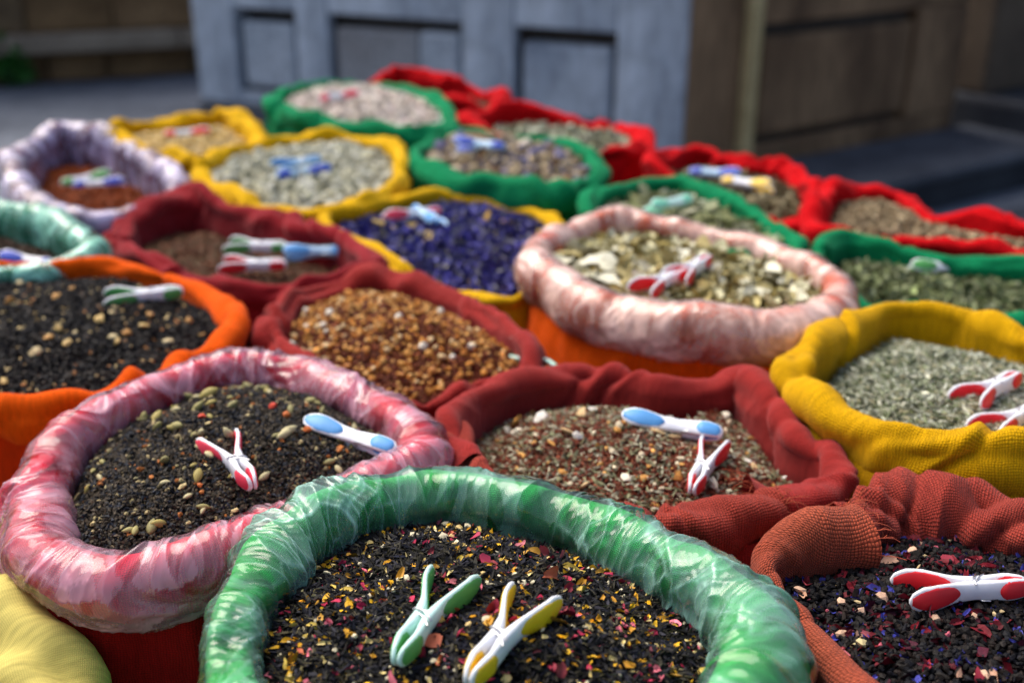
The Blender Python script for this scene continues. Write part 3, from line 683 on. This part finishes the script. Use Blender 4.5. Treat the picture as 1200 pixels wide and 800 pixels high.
# small plant at its foot
pc = at(18, 98, 0); pt = empty('plant', (pc[0], pc[1] - .12, 0)); prop(pt, 'small leafy green plant at the foot of the left stone wall', 'plant')
LEAF = plain('leaf green', (.03, .13, .02), .5, .4, 0, 0, .4, 12)
rsl = np.random.default_rng(4); lv, lfc = T_leaf(rsl, 4, .3, .7, .03, .06); lm = raw_mesh('leaf', lv, lfc, True, None, None, [LEAF])
for i in range(70):
    o = bpy.data.objects.new('leaf', lm); link(o, pt); a = rsl.uniform(0, 6.28); q = rsl.random() ** .5 * .17
    o.location = (math.cos(a) * q, math.sin(a) * q * .6, .04 + rsl.random() * .26 * (1.15 - q / .2)); o.rotation_euler = (rsl.normal(0, .6), rsl.normal(0, .6), a); s = rsl.uniform(.07, .13); o.scale = (s, s * .7, s)
for i in range(6):
    a = i * 1.1; V, f = tube(np.array([[0, 0, 0], [.03 * math.cos(a), .03 * math.sin(a), .1], [.1 * math.cos(a), .08 * math.sin(a), .2]]), .006, 5)
    link(bpy.data.objects.new('stem', raw_mesh('stem', V, f, True, None, None, [LEAF])), pt)
# trestle table that carries the sacks
tb = empty('display_table', (0, 1.4, 0)); prop(tb, 'low plank table under the sacks', 'table')
WOOD = weathered('table plank wood', (.12, .08, .05), (.22, .16, .10), 3, .3, .8, (.3, 4, 4))
tf = (np.array([0., 1.4]), np.array([1., 0]), np.array([0., 1.]))
for i in range(13): box('plank', tb, tf, -.95, .95, -1.15 + i * .16, -1.15 + i * .16 + .155, TABLE - .035, TABLE - .003, WOOD, .004)
for x in (-.85, .85):
    for y in (-1.0, .8): box('leg', tb, tf, x - .04, x + .04, y - .04, y + .04, 0, TABLE - .037, WOOD, .006)
#SECTION_SACKS
exec_sacks = True
# ------------------------------------------------------------------ the sacks (mouths measured from the photo; x, y, half thickness of the roll in photo pixels)
build_sack('G1', 'green burlap sack with clear plastic over its rim, nearest in front, holding petal strewn tea',
  [(265, 790, 38), (272, 735, 37), (308, 668, 36), (368, 618, 34), (450, 586, 32), (530, 580, 32), (620, 594, 33), (700, 620, 34), (780, 662, 36), (842, 702, 35), (876, 748, 44), (880, 810, 50),
   (835, 890, 50), (720, 950, 50), (560, 970, 50), (420, 945, 48), (305, 875, 42)], 'lined_green', 0, film=FILM_CLEAR, drop=.014, mound=.027, seed=11, M=520, amp=.8, pucker=.3, wave=.003, film_amp=1.25, filmtuck=-75)
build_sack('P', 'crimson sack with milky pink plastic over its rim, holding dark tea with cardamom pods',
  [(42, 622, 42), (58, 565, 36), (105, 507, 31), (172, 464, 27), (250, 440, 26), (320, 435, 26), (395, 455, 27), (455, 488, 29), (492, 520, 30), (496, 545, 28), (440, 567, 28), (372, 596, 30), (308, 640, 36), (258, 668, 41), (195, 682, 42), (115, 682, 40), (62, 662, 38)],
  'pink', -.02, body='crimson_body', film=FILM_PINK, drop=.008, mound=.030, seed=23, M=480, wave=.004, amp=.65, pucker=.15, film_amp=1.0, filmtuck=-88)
build_sack('O1', 'bright orange sack at the left, holding black tea with tan chips',
  [(60, 316, 10), (120, 314, 10), (195, 329, 11), (250, 352, 14), (280, 384, 20), (250, 414, 23), (190, 444, 26), (110, 470, 28), (20, 482, 30), (-70, 475, 30), (-140, 440, 26), (-150, 385, 20), (-100, 340, 14), (-20, 319, 11)],
  'orange', -.03, body='orange_red', drop=.010, mound=.016, seed=31, wave=.003, pucker=.5)
build_sack('R2', 'brick red sack in the middle, holding golden chopped nuts',
  [(320, 392, 17), (345, 357, 16), (400, 338, 15), (460, 335, 15), (530, 356, 15), (585, 388, 16), (625, 422, 16), (600, 448, 14), (540, 458, 15), (485, 470, 15), (428, 464, 13), (370, 440, 13), (326, 415, 14)],
  'brick', -.045, drop=.008, mound=.03, seed=43, wave=.013, amp=1.2)
build_sack('R1', 'maroon sack behind the orange sack, holding fine brown leaf tea under three pegs',
  [(136, 278, 15), (172, 252, 15), (230, 240, 14), (290, 258, 14), (350, 273, 15), (410, 288, 14), (440, 314, 12), (395, 338, 11), (325, 346, 11), (250, 336, 11), (188, 314, 11), (148, 298, 13)],
  'maroon', -.05, drop=.034, mound=.014, seed=57, wave=.013, amp=1.3)
build_sack('R3', 'rust red burlap sack behind the front green one, holding red tea with pale flakes',
  [(530, 510, 24), (560, 472, 22), (620, 450, 20), (700, 446, 20), (770, 460, 20), (830, 464, 20), (868, 455, 22), (905, 486, 24), (935, 522, 24), (975, 548, 25), (975, 580, 26), (920, 602, 28), (840, 612, 28), (750, 612, 28), (650, 606, 26), (575, 570, 26)],
  'brick', -.035, drop=.026, mound=.036, seed=61, M=420, wave=.003,
  opens=[([(884, 592, 31), (935, 588, 30), (985, 572, 27), (972, 542, 24), (935, 518, 24), (903, 484, 24), (868, 452, 23, .004), (832, 466, 20, -.004), (770, 462, 20), (700, 446, 20), (620, 450, 20), (560, 474, 22), (533, 512, 24), (550, 556, 20)][::-1], dict(cloth='brick', flare=.004)),
         ([(531, 503, 20), (541, 540, 25), (578, 580, 26), (650, 612, 26), (750, 618, 26), (840, 616, 27), (910, 600, 27)], dict(cloth='burlap', flare=.0))])
build_sack('R4', 'faded rust burlap sack at the right front corner, holding dark tea with blue petals',
  [(892, 668, 24), (930, 632, 36), (990, 605, 36), (1050, 592, 34), (1110, 590, 34), (1180, 612, 34), (1260, 645, 34), (1330, 720, 36), (1310, 830, 40), (1200, 895, 40), (1080, 890, 36), (990, 820, 30), (930, 735, 24)],
  'burlap', -.02, drop=.016, mound=.018, seed=77, M=440, wave=.002,
  opens=[([(1320, 700, 38), (1265, 645, 38), (1185, 613, 38), (1110, 596, 36), (1050, 597, 38), (985, 618, 36)], dict(cloth='burlap', flare=.003)),
         ([(1310, 840, 40), (1200, 895, 40), (1085, 890, 36), (1000, 815, 24), (940, 735, 20), (898, 676, 20), (915, 652, 32), (950, 640, 40), (1000, 632, 38)], dict(cloth='burlap_light', flare=.006))])
build_sack('Y1', 'mustard yellow burlap sack at the right, holding grey green herb needles',
  [(938, 432, 26), (968, 405, 22), (1008, 380, 19), (1048, 368, 16), (1120, 376, 16), (1200, 396, 17), (1270, 422, 20), (1315, 475, 26), (1275, 532, 30), (1200, 547, 31), (1110, 543, 31), (1035, 520, 30), (975, 487, 28), (938, 455, 27)],
  'yellow', -.012, drop=.028, mound=.030, seed=83, M=420, wave=.009, pucker=.8)
build_sack('OL', 'orange sack with milky white plastic over its rim, holding large pale dried leaves',
  [(630, 315, 24), (642, 288, 21), (688, 270, 18), (740, 266, 17), (800, 275, 17), (870, 290, 18), (930, 310, 19), (972, 335, 21), (985, 362, 23), (955, 384, 26), (890, 396, 28), (800, 390, 29), (720, 370, 28), (660, 345, 26)],
  'orange', -.015, film=FILM_WHITE, drop=.008, mound=.012, seed=97, M=360, wave=.004, amp=.7, pucker=.2, filmtuck=-80, film_amp=.55)
build_sack('G3', 'green sack at the right edge beside the yellow sack, holding curly dark green leaves',
  [(958, 306, 14), (985, 286, 13), (1030, 291, 12), (1090, 303, 11), (1150, 311, 11), (1220, 322, 11), (1285, 348, 13), (1275, 380, 14), (1180, 386, 15), (1090, 380, 15), (1015, 366, 14), (972, 336, 14)],
  'green', -.04, drop=.022, mound=.015, seed=101, M=260, wave=.009)
build_sack('G2', 'green sack behind the white lined one, holding pale green leaf pieces',
  [(688, 248, 13), (735, 228, 12), (790, 223, 12), (850, 240, 12), (900, 266, 12), (932, 294, 12), (885, 312, 12), (800, 304, 12), (720, 278, 12)],
  'green', -.03, drop=.012, mound=.02, seed=103, M=240, wave=.012)
build_sack('YP', 'yellow sack in the middle, holding deep blue cornflower petals',
  [(382, 266, 11), (430, 248, 10), (480, 243, 10), (520, 230, 9, .004), (585, 240, 9), (640, 258, 10), (655, 300, 10), (612, 356, 10), (550, 350, 11), (480, 322, 12), (420, 290, 12)],
  'yellow_far', -.05, drop=.008, mound=.02, seed=107, M=240, wave=.010)
build_sack('YC', 'yellow sack left of centre, holding grey white beads under a blue peg',
  [(234, 205, 12), (282, 182, 10), (350, 167, 10, .004), (410, 167, 10), (460, 180, 12), (472, 208, 12), (450, 236, 13), (390, 252, 14), (320, 250, 13), (265, 232, 12)],
  'yellow_far', -.04, drop=.006, mound=.018, seed=109, M=240, wave=.010)
build_sack('YB', 'yellow sack farthest left at the back, holding cream yellow grains',
  [(124, 158, 10), (170, 147, 10), (220, 143, 10), (265, 139, 10), (298, 155, 12), (296, 182, 11), (250, 200, 10), (200, 190, 9), (150, 173, 9)],
  'yellow_far', -.045, drop=.020, mound=.012, seed=113, M=240, wave=.014, amp=1.3)
build_sack('LV', 'sack with lavender tinted plastic over its rim at the left rear, holding rust coloured powder',
  [(16, 205, 16), (38, 172, 15), (80, 160, 13), (130, 168, 13), (172, 190, 14), (208, 215, 13), (190, 240, 12), (140, 256, 12), (85, 258, 14), (38, 240, 16)],
  'wine', -.045, film=FILM_LAV, drop=.048, mound=.012, seed=127, M=260, wave=.008, film_amp=.7, amp=1.2)
build_sack('MT', 'mint green plastic lined sack cut off by the left edge, behind the orange sack',
  [(-130, 262, 17), (-60, 248, 17), (10, 252, 17), (70, 268, 18), (108, 292, 17), (104, 310, 13), (40, 322, 12), (-60, 332, 12), (-140, 315, 14)],
  'mint', -.035, film=FILM_MINT, film_amp=.7, drop=.03, mound=.012, seed=131, M=260, wave=.006)
build_sack('GC', 'green sack near the centre back, holding chunky mixed dried fruit',
  [(488, 192, 12), (515, 166, 8), (555, 158, 7), (610, 168, 7), (662, 175, 9), (694, 190, 13), (698, 214, 14), (655, 230, 15), (590, 222, 15), (530, 212, 14)],
  'green', -.03, drop=.006, mound=.022, seed=137, M=240, wave=.008)
build_sack('GB', 'green sack at the back left of centre, holding pinkish white flakes',
  [(320, 128, 11), (350, 107, 8), (410, 100, 7), (470, 107, 8), (515, 125, 10), (526, 145, 11), (490, 160, 12), (430, 157, 12), (365, 148, 12)],
  'green', -.03, drop=.004, mound=.02, seed=139, M=240, wave=.006)
build_sack('RB0', 'bright red sack farthest at the back, behind the white filled green sack',
  [(440, 103, 9), (470, 95, 8, .004), (525, 103, 8), (572, 108, 8), (590, 122, 8), (560, 132, 7), (505, 122, 7), (455, 111, 8)],
  'red', -.04, drop=.02, mound=.01, seed=149, M=240, wave=.021, amp=1.2)
build_sack('RB1', 'bright red sack at the back centre, holding pale grey green leaves',
  [(548, 150, 9), (580, 140, 8), (625, 134, 9, .004), (680, 142, 8), (735, 147, 10), (756, 166, 11), (735, 186, 9), (680, 180, 8), (605, 163, 8)],
  'red', -.04, drop=.020, mound=.014, seed=151, M=240, wave=.021, amp=1.1)
build_sack('RB2', 'bright red sack at the back right, with blue and yellow pegs on brown herbs',
  [(760, 195, 10), (790, 182, 10), (820, 174, 11, .004), (870, 187, 10), (925, 193, 11), (955, 220, 13), (958, 252, 12), (920, 260, 10), (860, 236, 10), (800, 212, 10)],
  'red', -.04, drop=.028, mound=.012, seed=157, M=240, wave=.021, amp=1.2)
build_sack('RB3', 'bright red sack at the far right, holding brown tan seeds',
  [(956, 268, 16), (965, 232, 14), (1005, 220, 12), (1055, 226, 11), (1100, 247, 9), (1160, 262, 9), (1235, 276, 10), (1250, 298, 12), (1180, 293, 13), (1110, 280, 13), (1050, 272, 12), (998, 276, 12)],
  'red', -.04, drop=.020, mound=.012, seed=163, M=260, wave=.021)
build_sack('CR', 'pale cream sack cut off by the bottom left corner',
  [(-160, 640, 60), (-60, 655, 52), (20, 735, 52), (70, 850, 56), (20, 960, 60), (-120, 1000, 60), (-260, 930, 60), (-280, 760, 60)],
  'cream', -.07, drop=.02, mound=.0, seed=167, M=300, wave=.003, pucker=.5)
#SECTION_FILL
# ------------------------------------------------------------------ what the sacks hold
BK = [(.005, .005, .007), (.008, .008, .011), (.011, .0095, .009)]
fill('G1', 'loose_tea', 'black leaf tea strewn with yellow and pink petals in the front green sack', 'loose tea', (.008, .008, .010),
  [('sliver', 3.0, BK + [(.03, .027, .018), (.02, .02, .03)], .0095, .0022, .0017, .32), ('sliver', .35, [(.10, .085, .045), (.07, .06, .035)], .012, .0014, .0011, .2),
   ('leaf', .14, [(.72, .42, .02), (.6, .30, .02), (.75, .6, .25)], .0048, .0028, .0028, .4), ('leaf', .07, [(.45, .03, .08), (.62, .15, .20)], .0055, .004, .003, .4), ('lump', .04, [(.7, .62, .42)], .004, .003, .002, .3)],
  [('petal', 'leaf', 120, [(.78, .43, .015), (.68, .32, .02), (.72, .52, .10), (.50, .26, .03)], .0072, .0034, .0042), ('petal', 'leaf', 60, [(.45, .04, .09), (.55, .14, .17), (.26, .012, .035), (.55, .13, .06), (.34, .05, .06)], .0075, .0048, .0055), ('fruit_chip', 'lump', 26, [(.74, .66, .45), (.7, .5, .2)], .007, .0055, .003)], 1)
fill('P', 'loose_tea', 'granular dark tea with cardamom pods in the pink lined sack', 'loose tea', (.016, .013, .011),
  [('grain', 2.8, [(.022, .02, .018), (.05, .038, .026), (.02, .023, .032), (.07, .055, .038)], .0038, .0027, .0023, .4), ('sliver', .25, [(.12, .09, .05), (.06, .045, .03)], .006, .002, .0015, .3),
   ('lump', .09, [(.42, .33, .16), (.35, .12, .03), (.30, .25, .12)], .005, .0035, .003, .3)],
  [('cardamom_pod', 'pod', 64, [(.34, .30, .11), (.42, .34, .10), (.28, .25, .10), (.5, .44, .24)], .0118, .0056, .0052), ('berry', 'lump', 6, [(.6, .05, .02), (.6, .15, .03)], .0075, .006, .005)], 2)
fill('R3', 'loose_tea', 'red tea with sage green and white flakes in the rust burlap sack', 'loose tea', (.10, .022, .010),
  [('sliver', 1.6, [(.16, .035, .015), (.11, .02, .01), (.20, .06, .03)], .006, .002, .0016, .3), ('sliver', 1.1, [(.28, .25, .17), (.38, .36, .26), (.22, .22, .12), (.18, .17, .09)], .009, .0026, .0018, .3), ('lump', .06, [(.6, .3, .08), (.65, .55, .38)], .006, .0045, .003, .3)],
  [('apple_chip', 'lump', 34, [(.72, .64, .5), (.6, .28, .06), (.65, .45, .22), (.75, .70, .62)], .013, .010, .0035)], 3)
fill('R4', 'loose_tea', 'black tea with dark red and blue petals in the right front sack', 'loose tea', (.008, .007, .009),
  [('lump', 2.2, BK + [(.011, .009, .008), (.018, .012, .010)], .0062, .0042, .0034, .4), ('leaf', .35, [(.10, .008, .014), (.16, .012, .02), (.06, .008, .02)], .008, .005, .004, .5), ('leaf', .11, [(.04, .045, .28), (.08, .08, .40)], .007, .0032, .003, .5), ('lump', .03, [(.5, .38, .2), (.45, .1, .14)], .005, .004, .003, .3)],
  [('petal', 'leaf', 26, [(.07, .08, .40), (.05, .05, .30)], .0085, .0038, .005), ('petal', 'leaf', 28, [(.28, .02, .04), (.5, .12, .14), (.62, .36, .24)], .0095, .006, .006), ('fruit_chip', 'lump', 12, [(.6, .5, .25), (.65, .42, .28)], .009, .008, .005)], 4)
fill('Y1', 'loose_herb', 'dried grey green herb needles in the mustard yellow sack', 'dried herb', (.12, .13, .08),
  [('sliver', 2.8, [(.26, .28, .19), (.34, .36, .27), (.18, .21, .12), (.40, .42, .34), (.30, .28, .17), (.14, .17, .08), (.46, .46, .36)], .012, .0025, .0016, .35)], (), 5)
fill('O1', 'loose_tea', 'black tea with tan chips in the orange sack', 'loose tea', (.009, .008, .008),
  [('sliver', 2.6, BK + [(.03, .024, .02)], .0075, .003, .0024, .35), ('lump', .06, [(.5, .34, .14), (.40, .18, .06), (.55, .42, .2)], .006, .0042, .003, .3)],
  [('spice_chip', 'lump', 24, [(.62, .5, .26), (.5, .26, .07), (.6, .42, .15)], .011, .008, .005)], 6)
fill('R2', 'chopped_nuts', 'golden chopped nuts and brown bits in the brick red sack', 'nuts', (.12, .028, .012),
  [('grain', 1.4, [(.15, .035, .014), (.10, .02, .01), (.20, .06, .025)], .0045, .0036, .003, .4), ('lump', .40, [(.55, .25, .05), (.62, .34, .10), (.45, .17, .03)], .006, .0055, .0045, .4)],
  [('nut', 'lump', 240, [(.62, .30, .06), (.66, .38, .12), (.72, .52, .26), (.5, .2, .04)], .0070, .0062, .0055), ('nut', 'lump', 14, [(.80, .74, .62)], .010, .009, .008)], 7)
fill('R1', 'loose_tea', 'fine brown leaf tea in the maroon sack', 'loose tea', (.07, .028, .018), [('sliver', 2.2, [(.13, .045, .025), (.18, .07, .035), (.09, .04, .02), (.13, .09, .045)], .009, .003, .002, .3)], (), 8)
fill('OL', 'dried_leaves', 'large pale dried leaves in the white lined orange sack', 'dried leaves', (.16, .12, .04),
  [('leaf', 2.2, [(.55, .51, .28), (.64, .60, .38), (.34, .27, .09), (.46, .40, .18), (.28, .19, .05)], .016, .009, .008, .45), ('sliver', .5, [(.40, .36, .2), (.26, .2, .08)], .02, .004, .003, .4)],
  [('leaf', 'leaf', 190, [(.56, .53, .32), (.66, .63, .43), (.74, .72, .54), (.40, .33, .13)], .023, .012, .013), ('leaf', 'leaf', 2, [(.72, .70, .54)], .030, .018, .014)], 9)
fill('G3', 'dried_leaves', 'curly dark green dried leaves in the right green sack', 'dried leaves', (.045, .055, .022),
  [('leaf', 1.6, [(.16, .19, .08), (.22, .25, .13), (.09, .11, .04), (.28, .30, .18)], .015, .007, .006, .5), ('sliver', 1.2, [(.20, .22, .12), (.12, .14, .06)], .014, .003, .002, .35)], (), 10)
fill('G2', 'dried_leaves', 'pale green leaf pieces in the green sack behind the white lined one', 'dried leaves', (.08, .09, .04), [('leaf', 2.4, [(.26, .28, .13), (.36, .38, .22), (.18, .19, .08), (.46, .46, .32)], .022, .014, .010, .45)], (), 11)
fill('YP', 'dried_flowers', 'deep blue dried cornflowers in the yellow sack', 'dried flowers', (.03, .03, .12),
  [('leaf', 2.6, [(.045, .04, .22), (.07, .065, .32), (.035, .03, .13), (.13, .13, .36), (.16, .16, .2)], .015, .006, .006, .5), ('lump', .12, [(.3, .28, .18), (.22, .2, .14)], .008, .006, .005, .3)],
  [('flower_head', 'leaf', 8, [(.5, .3, .03), (.4, .28, .08)], .026, .015, .012)], 12)
fill('YC', 'loose_herb', 'grey white dried beads in the yellow sack left of centre', 'dried herb', (.18, .18, .13), [('lump', 2.4, [(.40, .40, .32), (.50, .50, .43), (.28, .28, .2), (.42, .40, .28)], .014, .012, .010, .4)], (), 13)
fill('YB', 'loose_grain', 'cream yellow grains in the farthest left yellow sack', 'grain', (.35, .24, .09), [('lump', 2.2, [(.52, .38, .15), (.60, .47, .24), (.45, .30, .09)], .012, .009, .008, .4)], (), 14)
fill('LV', 'spice_powder', 'rust coloured spice powder in the lavender lined sack', 'spice', (.22, .045, .008), [('grain', 1.5, [(.25, .05, .008), (.20, .04, .007), (.28, .065, .012)], .006, .005, .004, .4)], (), 15)
fill('MT', 'loose_tea', 'dark brown tea in the mint lined sack at the left edge', 'loose tea', (.04, .025, .015), [('sliver', 2, [(.06, .035, .02), (.04, .02, .012)], .01, .004, .003, .4)], (), 16)
fill('GC', 'dried_fruit', 'chunky mixed dried fruit in the centre green sack', 'dried fruit', (.06, .04, .025),
  [('lump', 1.6, [(.26, .20, .12), (.16, .10, .06), (.12, .11, .16), (.34, .27, .17)], .014, .010, .009, .5)],
  [('fruit_chunk', 'lump', 90, [(.42, .34, .22), (.50, .40, .28), (.28, .21, .12), (.14, .13, .24), (.20, .10, .03), (.5, .44, .36)], .024, .018, .013)], 17)
fill('GB', 'dried_flakes', 'pinkish white dried flakes in the back green sack', 'dried flakes', (.4, .34, .28), [('leaf', 2.2, [(.72, .65, .58), (.80, .75, .69), (.66, .59, .49), (.76, .64, .60)], .013, .009, .006, .4)], (), 18)
fill('RB0', 'loose_tea', 'dark brown tea in the farthest red sack', 'loose tea', (.08, .05, .03), [('sliver', 1.5, [(.12, .08, .05)], .014, .005, .004, .4)], (), 19)
fill('RB1', 'dried_leaves', 'pale grey green dried leaves in the back centre red sack', 'dried leaves', (.2, .2, .14), [('leaf', 1.8, [(.36, .37, .27), (.46, .46, .36), (.28, .28, .18)], .02, .010, .008, .45)], (), 20)
fill('RB2', 'loose_herb', 'brown green herbs in the red sack with the yellow peg', 'dried herb', (.10, .085, .045), [('leaf', 1.8, [(.18, .15, .08), (.26, .22, .13), (.12, .10, .05)], .018, .008, .007, .45)], (), 21)
fill('RB3', 'loose_seeds', 'brown tan seeds in the far right red sack', 'seeds', (.12, .09, .05), [('lump', 2.0, [(.24, .18, .10), (.32, .25, .15), (.16, .11, .06)], .011, .008, .006, .4)], (), 22)
fill('CR', 'loose_tea', 'tea in the cream sack at the bottom left corner', 'loose tea', (.2, .16, .08), [('sliver', 1.0, [(.3, .24, .12)], .01, .004, .003, .4)], (), 23)
hp = bpy.data.objects['dried_leaves']; S = SACKS['OL']
for x_, y_, L_, yaw in ((712, 322, .060, 2.5), (700, 306, .045, .4), (800, 300, .034, 1.2)):
    p = at(x_, y_, S['zf'] + .02); tv, tf_ = T_leaf(np.random.default_rng(x_), 5, .2, .6, .03, .1); c4 = np.ones((len(tv), 4)); c4[:, :3] = (.74, .72, .56)
    o = bpy.data.objects.new('leaf', raw_mesh('leaf', tv, tf_, True, None, c4, [PIECE])); link(o, hp)
    o.location = Vector((p[0], p[1], float(heap_z(S, p[0], p[1])) + .012)) - hp.location; o.rotation_euler = (.15, -.1, yaw); o.scale = (L_, L_ * .6, L_ * .5)
#SECTION_PEGS
# ------------------------------------------------------------------ pegs
peg('G1', 'mint and green peg with open handles on the front tea, left of the yellow one', (535, 672), (463, 775), 'green', 'mint', 1.35)
peg('G1', 'white peg with yellow grips on the front black tea', (622, 705), (558, 785), 'yellow', 'white', 1.35)
peg('P', 'small red and white peg with its handles spread, among the cardamom pods', (258, 518), (292, 562), 'pink', 'white', 1.35)
peg('P', 'blue gripped peg lying flat at the right side of the cardamom tea', (360, 500), (466, 528), 'blue', 'white', 1.0, -68)
peg('R3', 'blue gripped peg against the back rim of the rust burlap sack', (734, 494), (842, 507), 'blue', 'white', 1.0, -60)
peg('R3', 'red and white peg beside the hem of the rust burlap sack', (838, 520), (812, 572), 'red', 'white', 1.0)
peg('R4', 'white peg with large red grips on the dark tea at the right front corner', (1052, 692), (1208, 686), 'red', 'white', 1.35, -10)
peg('Y1', 'upper of two red gripped pegs on the grey green herb', (1128, 470), (1196, 440), 'red', 'white', 1.35, -10)
peg('Y1', 'lower of two red gripped pegs on the grey green herb, at the frame edge', (1155, 503), (1222, 478), 'red', 'white', 1.35, -10)
peg('OL', 'red gripped peg lower down on the large pale leaves', (745, 352), (806, 326), 'red', 'white', 1.35, 0)
peg('OL', 'red gripped peg higher up on the large pale leaves', (785, 338), (834, 310), 'red', 'white', 1.35, 0)
peg('O1', 'green gripped peg on the black tea in the orange sack', (128, 350), (208, 342), 'green', 'white', 1.35, 5)
peg('R1', 'green gripped peg at the back of the maroon sack', (262, 297), (342, 299), 'green', 'white', 1.35, 5)
peg('R1', 'red gripped peg in the maroon sack', (258, 320), (338, 320), 'red', 'white', 1.35, 5)
peg('R1', 'pale blue peg at the right of the maroon sack', (334, 309), (408, 307), 'blue', 'blue', 1.0, -40, .004)
peg('MT', 'royal blue gripped peg at the left edge of the photo', (2, 302), (70, 312), 'navy', 'white', 1.0, -45)
peg('LV', 'royal blue gripped peg on the rust coloured powder', (150, 214), (82, 218), 'navy', 'white', 1.0, 40)
peg('LV', 'green gripped peg behind the blue one on the rust powder', (120, 207), (80, 214), 'green', 'white', 1.0, 40)
peg('YC', 'royal blue gripped peg on the grey white beads', (382, 204), (330, 210), 'navy', 'blue', 1.0, 30)
peg('YC', 'sky blue peg behind the royal blue one on the beads', (325, 200), (372, 192), 'blue', 'blue', 1.0, 30)
peg('YB', 'red gripped peg on the cream yellow grains', (240, 158), (200, 160), 'red', 'white', 1.0, 30)
peg('YP', 'pale blue peg on the blue cornflowers', (522, 270), (480, 246), 'blue', 'blue', 1.0, 40)
peg('YP', 'pink gripped peg half hidden behind the blue peg on the cornflowers', (462, 258), (505, 254), 'pink', 'white', 1.0, -25)
peg('GC', 'blue gripped peg on the mixed dried fruit', (535, 176), (590, 180), 'navy', 'blue', 1.0, -50)
peg('RB2', 'blue gripped peg on the brown herbs in the red sack', (860, 210), (815, 206), 'navy', 'blue', 1.0, 50)
peg('RB2', 'yellow gripped peg on the brown herbs in the red sack', (900, 224), (850, 216), 'yellow', 'white', 1.0, 50)
peg('G3', 'white peg with green grips on the curly green leaves', (1072, 320), (1130, 318), 'green', 'white', 1.0, -45)
peg('G2', 'pale mint peg on the pale green leaf pieces', (768, 252), (800, 244), 'mint', 'mint', 1.0, -45)
peg('GB', 'pink gripped peg on the pinkish white flakes', (412, 114), (380, 118), 'pink', 'white', 1.0, 30)
peg('R2', 'mint peg at the right rim of the nut sack', (600, 409), (648, 432), 'mint', 'mint', 1.0, 50)
print('objects', len(bpy.data.objects), 'tris', sum(len(o.data.polygons) for o in bpy.data.objects if o.type == 'MESH'))
